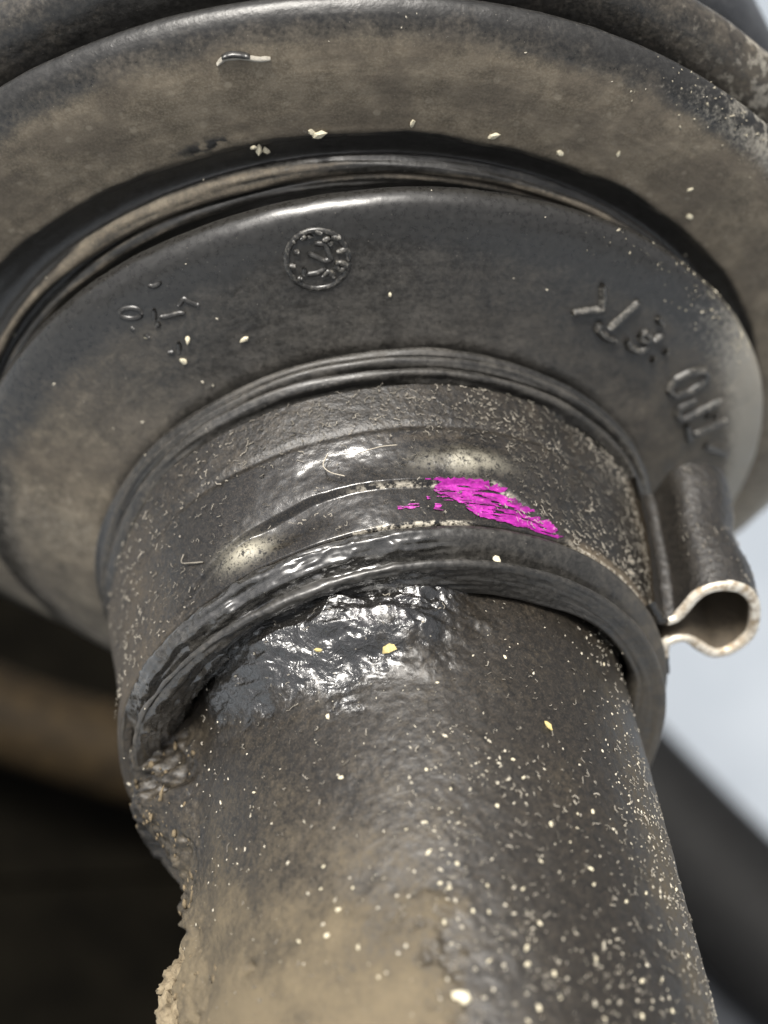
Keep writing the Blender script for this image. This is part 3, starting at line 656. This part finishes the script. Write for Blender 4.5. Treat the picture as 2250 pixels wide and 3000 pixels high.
GRIT_FOLD = [[91.67, 3.566, 0.03], [82.47, 3.558, 0.04], [74.27, 3.557, 0.03], [68.35, 3.66, 0.025], [57.95, 3.681, 0.025], [54.8, 3.581, 0.03], [126.18, 4.405, 0.025], [101.75, 3.52, 0.05], [102.48, 3.53, 0.03], [108.85, 3.469, 0.04], [109.25, 3.498, 0.028], [108.23, 3.447, 0.03]]
CLODS = [[-0.982, -0.055, 0.986, 0.05], [-0.999, -0.053, 1.061, 0.07], [-1.028, -0.049, 1.108, 0.05], [-0.938, -0.06, 1.128, 0.09], [-0.913, -0.063, 1.193, 0.1], [-0.986, -0.055, 1.218, 0.11], [-1.055, -0.045, 1.226, 0.08], [-1.017, -0.051, 0.091, 0.06]]

# ------------------------------------------------------------------ grit, fibres and clods on the parts
def grain_meshes():
    out = []
    for i in range(6):
        r = np.random.default_rng(50 + i); v = ICO_V * (1 + .7 * (r.random((12, 1)) - .5)) * np.array([1, .72 + .2 * r.random(), .55])
        me = bpy.data.meshes.new('grit_grain'); me.from_pydata((v * S).tolist(), [], ICO_F.tolist())
        out.append(me)
    return out
GRIT_MAT = plain('pale_grit', (.66, .60, .44), .6, .4, .18, 60)
STRAW_MAT = plain('yellow_seed', (.56, .46, .20), .6, .3, .35, 60)
GR = grain_meshes()
def grain(pos, nor, size, label, group=None, mat=GRIT_MAT, i=0, spin=0., stretch=1.0):
    me = GR[i % 6]
    if mat is not GRIT_MAT: me = me.copy()
    if not me.materials: me.materials.append(mat)
    o = bpy.data.objects.new('grit_grain', me); SC.collection.objects.link(o)
    u, v, n = frame_of(nor); c, s_ = math.cos(spin), math.sin(spin)
    a = c * u + s_ * v; b = -s_ * u + c * v
    R3 = A2W @ np.stack([a * stretch, b, n], 1) * (size * .5)
    m4 = np.eye(4); m4[:3, :3] = R3; m4[:3, 3] = W(pos + n * size * .16)
    o.matrix_world = Matrix(m4.tolist())
    o['label'] = label; o['category'] = 'grit grain'
    if group: o['group'] = group
    return o

special = {0: ('large yellow husk stuck on the shaft just below the crinkled grease', STRAW_MAT, 1.25, 2.0), 1: ('small yellow grain beside the large husk, at the edge of the crinkled grease', STRAW_MAT, 1.5, 1.2),
           2: ('flat cream flake on the right half of the upper shaft', STRAW_MAT, 1.5, .4), 3: ('large cream oval grain low on the shaft, beside the edge of the beige mud', GRIT_MAT, 1.45, 1.1)}
for i, (t, z, sz) in enumerate(GRIT_SHAFT):
    T = np.array(math.radians(t)); Z = np.array(float(z)); h = float(shaft_h(T, Z)[0]); n = np.array([math.cos(T), math.sin(T), 0])
    p = n * (1 + h); p[2] = z
    lab, mt, stc, sp = special.get(i, ('tiny pale grit grain stuck on the grimy shaft', GRIT_MAT, 1 + .5 * RNG.random(), RNG.random() * 6))
    grain(p, n, sz * (.85 if i in special else .30 + .36 * RNG.random()), lab, None if i in special else 'pale grit grains on the shaft', mt, i, sp, stc)
boot_lab = ['upper of two pale grains beside the left moulded mark on the small fold', 'lower of two pale grains beside the left moulded mark on the small fold', 'round pale grain alone on the small fold below the date dial', 'tiny pale grain on the middle of the small fold',
            'tiny pale grain inside the left moulded mark', 'pale grain on the left of the neck ribs', 'pale flake on the mouth lip just below the magenta paint']
for i, (t, s_, sz) in enumerate(GRIT_BOOT):
    p, n = boot_point(np.array(math.radians(t)), np.array(s_ + (S_SHIFT if s_ > 1 else 0))); grain(p, n, sz, boot_lab[i], None, GRIT_MAT, i + 2, 1.1 * i, 1.2)
for i, (t, s_, sz) in enumerate(GRIT_FOLD):
    p, n = boot_point(np.array(math.radians(t)), np.array(s_ + S_SHIFT)); grain(p + n * .01, n, sz, 'pale grit grain on the dusty face of the large fold', 'pale grit grains on the large fold', GRIT_MAT, i + 1, 2.1 * i, 1.3)

def scatter_specks(name, pts, nors, sizes, mat, parent, label):
    n = len(pts); r = np.random.default_rng(3)
    V = np.empty((n, 12, 3)); 
    q = r.normal(size=(n, 3)); u = np.cross(nors, q); u /= np.linalg.norm(u, axis=1, keepdims=True); w = np.cross(nors, u)
    jit = 1 + .95 * (r.random((n, 12, 1)) - .5); L = ICO_V[None] * jit
    st = 1 + 1.2 * r.random((n, 1)) ** 3
    V = pts[:, None] + sizes[:, None, None] * .5 * (L[..., :1] * (u * st)[:, None] + L[..., 1:2] * .75 * w[:, None] + L[..., 2:] * .5 * nors[:, None])
    F_ = (ICO_F[None] + (np.arange(n) * 12)[:, None, None]).reshape(-1, 3)
    o = mesh_np(name, V.reshape(-1, 3), F_, mat, parent); o['kind'] = 'stuff'; o['label'] = label
    return o
SPECK_MAT = plain('pale_dust_speck', (.50, .46, .37), .7, .3, .3, 90)
def shaft_specks():
    r = np.random.default_rng(11); n = 4600
    t = r.uniform(26, 184, n); z = r.uniform(-.15, 2.1, n)
    T = np.radians(t); h, low, mid, fin, gm, crust, mud = shaft_h(T, z)
    cl = fbm(np.stack([np.cos(T) * 3, np.sin(T) * 3, z * 3], -1), 3, 55)
    dens = (.10 + .55 * (1 - sstep(92, 112, t)) * sstep(.35, 1.0, z) + .35 * (1 - sstep(45, 60, t))) * (1 - .8 * mud) * (1 - gm) * (.25 + 1.5 * sstep(.42, .62, cl))
    k = r.random(n) < dens; T, z, h = T[k], z[k], h[k]
    nor = np.stack([np.cos(T), np.sin(T), 0 * T], 1); p = nor * (1 + h)[:, None]; p[:, 2] = z
    scatter_specks('dust_specks', p, nor, .0045 + .012 * r.random(len(T)) ** 2.6, SPECK_MAT, shaft, 'fine pale dust specks on the shaft')
shaft_specks()
def dirt_crumbs():
    """crumbs of dried dirt: along the left edge of the shaft, and on the right rims of the folds"""
    r = np.random.default_rng(31); n = 1100
    t = r.normal(180, 6.5, n); z = r.uniform(.12, 2.05, n); k = r.random(n) < (.6 + .4 * sstep(.9, 1.5, z)); t, z = t[k], z[k]
    T = np.radians(t); h = shaft_h(T, z)[0]; nor = np.stack([np.cos(T), np.sin(T), 0 * T], 1); p = nor * (.997 + h)[:, None]; p[:, 2] = z
    mat = plain('dirt_crumb', (.15, .118, .075), .9, .2, .4, 50)
    scatter_specks('dirt_crumbs', p, nor, .008 + .040 * r.random(len(t)) ** 3, mat, shaft, 'crumbs of dried dirt along the left edge of the shaft')
    n = 1900; t = r.uniform(-12, 72, n); w = r.random(n)
    s_ = np.where(w < .45, r.normal(float(np.interp(5.0, PROF[:, 2], PROF_S)) - .04, .07, n), r.normal(float(np.interp(7.9, PROF[:, 2], PROF_S)) + .02, .12, n))
    k = r.random(n) < 1 - .8 * sstep(30, 72, t); t, s_ = t[k], s_[k]; p, nor = boot_point(np.radians(t), s_)
    mat2 = plain('pale_crumb', (.34, .31, .24), .9, .2, .4, 50)
    scatter_specks('dirt_crumbs', p, nor, .004 + .012 * r.random(len(t)) ** 2.5, mat2, boot, 'pale crumbs of dirt on the right rims of the folds')
dirt_crumbs()
def boot_specks():
    r = np.random.default_rng(12); n = 2600
    t = r.uniform(-15, 200, n); s_ = r.uniform(0, 4.9, n)
    K = np.interp(s_, PROF_S, PROF[:, 2]); rt = 1 - sstep(25, 70, t)
    dens = .05 + .6 * rt * ((K > 4.7) & (K < 5.8)) + .8 * rt * (K > 7.6) + .12 * (K > 7) + .25 * ((K > 5.4) & (K < 6)) * rt + .10 * (s_ > 4.1)
    dens = np.where((K > 1.9) & (K < 3.0), 0, dens)
    k = r.random(n) < dens; t, s_ = t[k], s_[k]
    p, nor = boot_point(np.radians(t), s_)
    scatter_specks('dust_specks', p, nor, .005 + .013 * r.random(len(t)) ** 2.2, SPECK_MAT, boot, 'fine pale dust specks on the rubber')
boot_specks()

FIBRE_MAT = plain('grey_lint', (.24, .22, .185), .85, .2, .7, 30)
def fibre_path(base, u, w, n, L, curl, r, lift):
    m = 6; a = r.uniform(0, 6.28); p = np.zeros((m, 3)); x = y = 0.
    for i in range(m):
        p[i] = base + u * x + w * y + n * lift * (1 + .8 * math.sin(i * 1.3 + a))
        x += math.cos(a) * L / m; y += math.sin(a) * L / m; a += curl * r.normal()
    return p
def band_fibres():
    r = np.random.default_rng(21); paths = []; rads = []
    k = 0
    while k < 2400:
        t = r.uniform(-5, 176); z = r.uniform(-.70, -.01)
        d = .12 + .9 * (1 - sstep(68, 84, t)) + .7 * (1 - sstep(-.52, -.36, z)) * (1 - sstep(100, 150, t)) + .15 * sstep(120, 150, t)
        if 21 < t < 32 or r.random() > d: continue
        p, rad, n = band_point(np.array(math.radians(t)), np.array(z), np.array(.010 + (.022 if z < layer_edge(t) and 62 < t < 145 else 0)))
        u = np.cross(rad, n); paths.append(fibre_path(p, u, n, rad, .012 + .045 * r.random() ** 2, 1.1, r, .003)); rads.append(.0008 + .0018 * r.random() ** 2); k += 1
    # the same lint on the outside of the ear
    flat = np.stack([np.radians(EAR[:, 0]), EAR[:, 1]], 1)
    for _ in range(230):
        i = r.integers(3, 10); f = r.random(); a = flat[i] * (1 - f) + flat[i + 1] * f; z = r.uniform(-.69, -.02)
        c = np.array([math.radians(24.5), .28]); o = a - c; o = o / (np.hypot(o[0] * 1.45, o[1]) + 1e-9) * .028
        h = (a[1] + o[1]) * (1 - .07 * (-z / .7) - .10 * math.exp(-((-z / .7 - .55) / .22) ** 2))
        p, rad, n = band_point(np.array(a[0] + o[0]), np.array(z), np.array(h))
        u = np.cross(rad, n); paths.append(fibre_path(p, u, n, rad * .5, .012 + .045 * r.random() ** 2, 1.1, r, .003)); rads.append(.0008 + .0018 * r.random() ** 2)
    v, f = tubes(paths, rads, 4)
    o = mesh_np('lint_fibres', v, f, FIBRE_MAT, clamp); o['kind'] = 'stuff'; o['label'] = 'short curly lint fibres stuck on the clamp'
band_fibres()
def shaft_fibres():
    r = np.random.default_rng(22); paths = []; rads = []; k = 0
    while k < 900:
        t = r.uniform(28, 165); z = r.uniform(-.1, 2.0); d = .15 + .6 * (1 - sstep(80, 125, t)) * sstep(.3, .9, z) + .4 * (1 - sstep(40, 60, t))
        if r.random() > d: continue
        T = np.array(math.radians(t)); h = float(shaft_h(T, np.array(z))[0]); n = np.array([math.cos(T), math.sin(T), 0]); p = n * (1.002 + h); p[2] = z
        paths.append(fibre_path(p, np.array([-math.sin(T), math.cos(T), 0]), np.array([0, 0, 1.]), n, .012 + .04 * r.random() ** 2, 1.0, r, .003)); rads.append(.0010 + .0020 * r.random() ** 2); k += 1
    v, f = tubes(paths, rads, 4)
    o = mesh_np('lint_fibres', v, f, FIBRE_MAT, shaft); o['kind'] = 'stuff'; o['label'] = 'short curly lint fibres stuck on the shaft'
shaft_fibres()

def single_fibre(label, pts, rad, mat):
    P = []
    for t, z, h in pts:
        p, _, _ = band_point(np.array(math.radians(t)), np.array(z), np.array(h)); P.append(p)
    P = np.array(P); q = np.linspace(0, len(P) - 1, 22); i = np.arange(len(P))
    sp = spline2(P, 22) if len(P) > 2 else np.stack([np.interp(q, i, P[:, c]) for c in range(3)], 1)
    v, f = tubes([sp], [rad], 4); o = mesh_np('lint_thread', v, f, mat); tag(o, label, 'thread')
TH_MAT = plain('pale_thread', (.42, .38, .31), .6, .4, .15, 60)
single_fibre('pale curved hair on the shiny left part of the clamp band', [(107.5, -.36, .05), (108.6, -.31, .05), (107.6, -.27, .045), (105.3, -.235, .045)], .0030, TH_MAT)
single_fibre('short pale thread running along the top of the clamp band', [(102.5, -.335, .045), (98.5, -.345, .05), (95.5, -.35, .045)], .0026, TH_MAT)
single_fibre('thin pale hair on the dusty left end of the clamp band', [(138, -.24, .03), (138.5, -.20, .04), (136.5, -.165, .04), (134.2, -.14, .03)], .0040, FIBRE_MAT)

CLOD_MAT = None
def clods():
    k = M('dried_mud'); p = k.attr('dl', 'Vector'); n1 = k.noise(p, 16, 5, .6); n2 = k.noise(p, 70, 3, .6)
    base = k.mix(k.ramp(n1, .3, .7), (.13, .10, .06), (.30, .245, .16)); mat = k.set(Base_Color=base, Roughness=.85, Normal=k.bump(n2, .7, .02))
    bm_v, bm_f = ICO_V.copy(), ICO_F.copy()
    for _ in range(3):      # subdivide the icosahedron
        mid = {}; nv = bm_v.tolist(); nf = []
        def md(a, b):
            key = (min(a, b), max(a, b))
            if key not in mid:
                m_ = (np.array(nv[a]) + np.array(nv[b])) / 2; nv.append((m_ / np.linalg.norm(m_)).tolist()); mid[key] = len(nv) - 1
            return mid[key]
        for a, b, c in bm_f:
            ab, bc, ca = md(a, b), md(b, c), md(c, a); nf += [(a, ab, ca), (b, bc, ab), (c, ca, bc), (ab, bc, ca)]
        bm_v, bm_f = np.array(nv), np.array(nf)
    labs = ['slender tan mud clod, highest of the cluster at the lower left edge of the shaft', 'jagged tan mud clod in the middle of the cluster at the shaft edge', 'small tan mud clod poking out furthest left above the lowest ones',
            'broad tan mud clod against the shaft at the lower left', 'big pitted mud clod at the bottom edge of the shaft cluster', 'pale pointed mud clod at the bottom left', 'leftmost pale mud clod at the very bottom', 'grey mud clod under the left end of the boot mouth']
    shp = [(.6, 1, 1.5), (1, .8, 1.1), (1.3, .8, .7), (1.2, .9, .8), (1, 1, 1), (.8, 1, 1.2), (.75, .9, 1.2), (.9, .9, 1.3)]
    for i, (x, y, z, sz) in enumerate(CLODS):
        d = bm_v + i * 3.7; h = .50 + 1.1 * fbm(d * 1.7, 4, 120 + i) + .25 * (np.abs(fbm(d * 3.2, 3, 140 + i) - .5) * 4 - .4)
        v = bm_v * h[:, None] * np.array(shp[i]) * sz * (.95 if i < 7 else .7) + np.array([x - .045, y + .03, z + .02])
        o = mesh_np('mud_clod', v, bm_f, mat); tag(o, labs[i], 'mud clod', 'mud clods along the left edge of the shaft')
clods()

# ------------------------------------------------------------------ things around the shaft
def lathe(name, prof, mat, parent=None, n=160, axis_at=(0, 0)):
    z, r = np.array(prof, float).T; th = np.linspace(0, 2 * math.pi, n, endpoint=False)
    T, Z = np.meshgrid(th, z, indexing='xy'); Rr = np.broadcast_to(r[:, None], T.shape)
    P = np.stack([axis_at[0] + Rr * np.cos(T), axis_at[1] + Rr * np.sin(T), Z], -1)
    return mesh_np(name, P.reshape(-1, 3), grid_faces(len(z), n), mat, parent)
def housing():
    k = M('dark_joint_steel'); p = k.attr('dl', 'Vector'); n1 = k.noise(p, 4, 5, .6); n2 = k.noise(k.scale(p, (30, 6, 8)), 2., 4, .6)
    sc_ = k.ramp(k.noise(k.scale(p, (9, 24, 40)), 1.6, 3, .7, .8), .60, .72)
    base = k.mix(k.ramp(n1, .3, .7), (.030, .032, .036), (.052, .054, .058)); base = k.mix(k.math('MULTIPLY', sc_, .35), base, (.22, .22, .22))
    mat = k.set(Base_Color=base, Roughness=.55, Normal=k.bump(n2, .3, .02))
    t = thing('joint_housing', 'dark grey round joint housing that the big end of the boot is fixed to', 'joint housing', (-.06, -.02, -4))
    lathe('cup', [(-2.56, 2.50), (-2.56, 2.70), (-2.60, 2.76), (-2.68, 2.79), (-3.2, 2.80), (-5.2, 2.82), (-6.6, 2.80), (-6.75, 2.7), (-6.8, 2.4), (-6.8, .02)], mat, t, 200, (-.06, -.02))
    lathe('stub_axle', [(-6.78, 1.3), (-8.5, 1.25), (-8.55, 1.2), (-8.55, .02)], mat, t, 96, (-.06, -.02))
housing()

def rounded_box(c, d, w, hx, hy, hz, bev=.06, seg=3):
    """verts and faces of a bevelled slab: axes d (long), up, w"""
    import bmesh
    bm = bmesh.new(); bmesh.ops.create_cube(bm, size=2.0)
    for v in bm.verts: v.co = Vector((v.co.x * hx, v.co.y * hy, v.co.z * hz))
    bmesh.ops.bevel(bm, geom=bm.edges[:], offset=bev, segments=seg, profile=.5, affect='EDGES')
    bmesh.ops.triangulate(bm, faces=bm.faces[:])
    V = np.array([v.co[:] for v in bm.verts]); bm.verts.index_update(); F_ = np.array([[v.index for v in f.verts] for f in bm.faces]); bm.free()
    d = np.array(d, float); w = np.array(w, float)
    return np.array(c, float) + V[:, :1] * d + V[:, 1:2] * np.array([0, 1., 0]) + V[:, 2:] * w, F_
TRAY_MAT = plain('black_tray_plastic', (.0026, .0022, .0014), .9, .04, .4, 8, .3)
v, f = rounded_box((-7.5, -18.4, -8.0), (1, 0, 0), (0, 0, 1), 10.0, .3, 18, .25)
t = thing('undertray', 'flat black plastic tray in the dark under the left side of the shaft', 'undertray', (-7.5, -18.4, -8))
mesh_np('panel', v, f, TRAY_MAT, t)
for i in range(5):      # stiffening ribs moulded on the tray
    v, f = rounded_box((-7.7, -18.02, -21 + i * 6.4), (1, 0, 0), (0, 0, 1), 9.0, .12, .3, .06)
    mesh_np('rib', v, f, TRAY_MAT, t)
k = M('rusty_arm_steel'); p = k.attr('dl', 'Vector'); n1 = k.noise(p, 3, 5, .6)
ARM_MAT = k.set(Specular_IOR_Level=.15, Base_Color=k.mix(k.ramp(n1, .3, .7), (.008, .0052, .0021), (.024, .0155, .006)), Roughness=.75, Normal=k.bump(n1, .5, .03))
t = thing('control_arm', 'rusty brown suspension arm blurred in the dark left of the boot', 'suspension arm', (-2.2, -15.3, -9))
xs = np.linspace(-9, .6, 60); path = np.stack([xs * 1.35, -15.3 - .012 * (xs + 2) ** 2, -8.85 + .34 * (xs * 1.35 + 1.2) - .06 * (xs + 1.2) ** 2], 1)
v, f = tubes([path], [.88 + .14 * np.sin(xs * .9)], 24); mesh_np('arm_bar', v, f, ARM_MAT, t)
T_ = np.linspace(0, 2 * math.pi, 40, endpoint=False)
v = []
for y, r in ((-16.4, .6), (-16.4, 1.3), (-16.2, 1.4), (-14.1, 1.4), (-13.9, 1.3), (-13.9, .6)):
    v.append(np.stack([1.9 + r * np.cos(T_), np.full(40, y), -8.3 + r * np.sin(T_)], 1))
mesh_np('bushing_eye', np.vstack(v), grid_faces(6, 40), ARM_MAT, t)
def hose():
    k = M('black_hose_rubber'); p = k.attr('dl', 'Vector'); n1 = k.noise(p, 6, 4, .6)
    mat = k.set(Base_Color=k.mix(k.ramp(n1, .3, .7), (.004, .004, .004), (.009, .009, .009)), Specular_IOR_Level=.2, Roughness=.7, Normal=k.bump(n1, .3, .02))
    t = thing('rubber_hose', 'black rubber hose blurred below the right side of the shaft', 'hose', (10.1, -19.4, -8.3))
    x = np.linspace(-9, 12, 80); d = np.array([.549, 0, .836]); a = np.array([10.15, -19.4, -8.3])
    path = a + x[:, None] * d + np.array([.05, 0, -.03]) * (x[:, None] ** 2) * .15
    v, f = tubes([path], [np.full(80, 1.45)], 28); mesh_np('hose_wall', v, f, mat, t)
    for u in (-5.2, 5.6):
        q = a + np.array([u - .2, u - .19, u + .19, u + .2])[:, None] * d + np.array([.05, 0, -.03]) * u * u * .15
        v, f = tubes([q], [np.array([1.42, 1.56, 1.56, 1.42])], 28); mesh_np('hose_clip', v, f, TRAY_MAT, t)
    pm = plain('dark_grey_panel', (.045, .049, .056), .45, .5, .25, 6, .2)
    t = thing('splash_panel', 'dark grey plastic panel behind the shaft at the lower right', 'panel', (7, -20.6, -6))
    w = np.array([-.836, 0, .549])
    v, f = rounded_box(a + w * 4.4 + np.array([0, -1.3, 0]), d, w, 13, .16, 4.0, .14); mesh_np('sheet', v, f, pm, t)
    v, f = rounded_box(a + w * .9 + np.array([0, -1.0, 0]), d, w, 12.8, .3, .12, .08); mesh_np('raised_edge', v, f, pm, t)
hose()
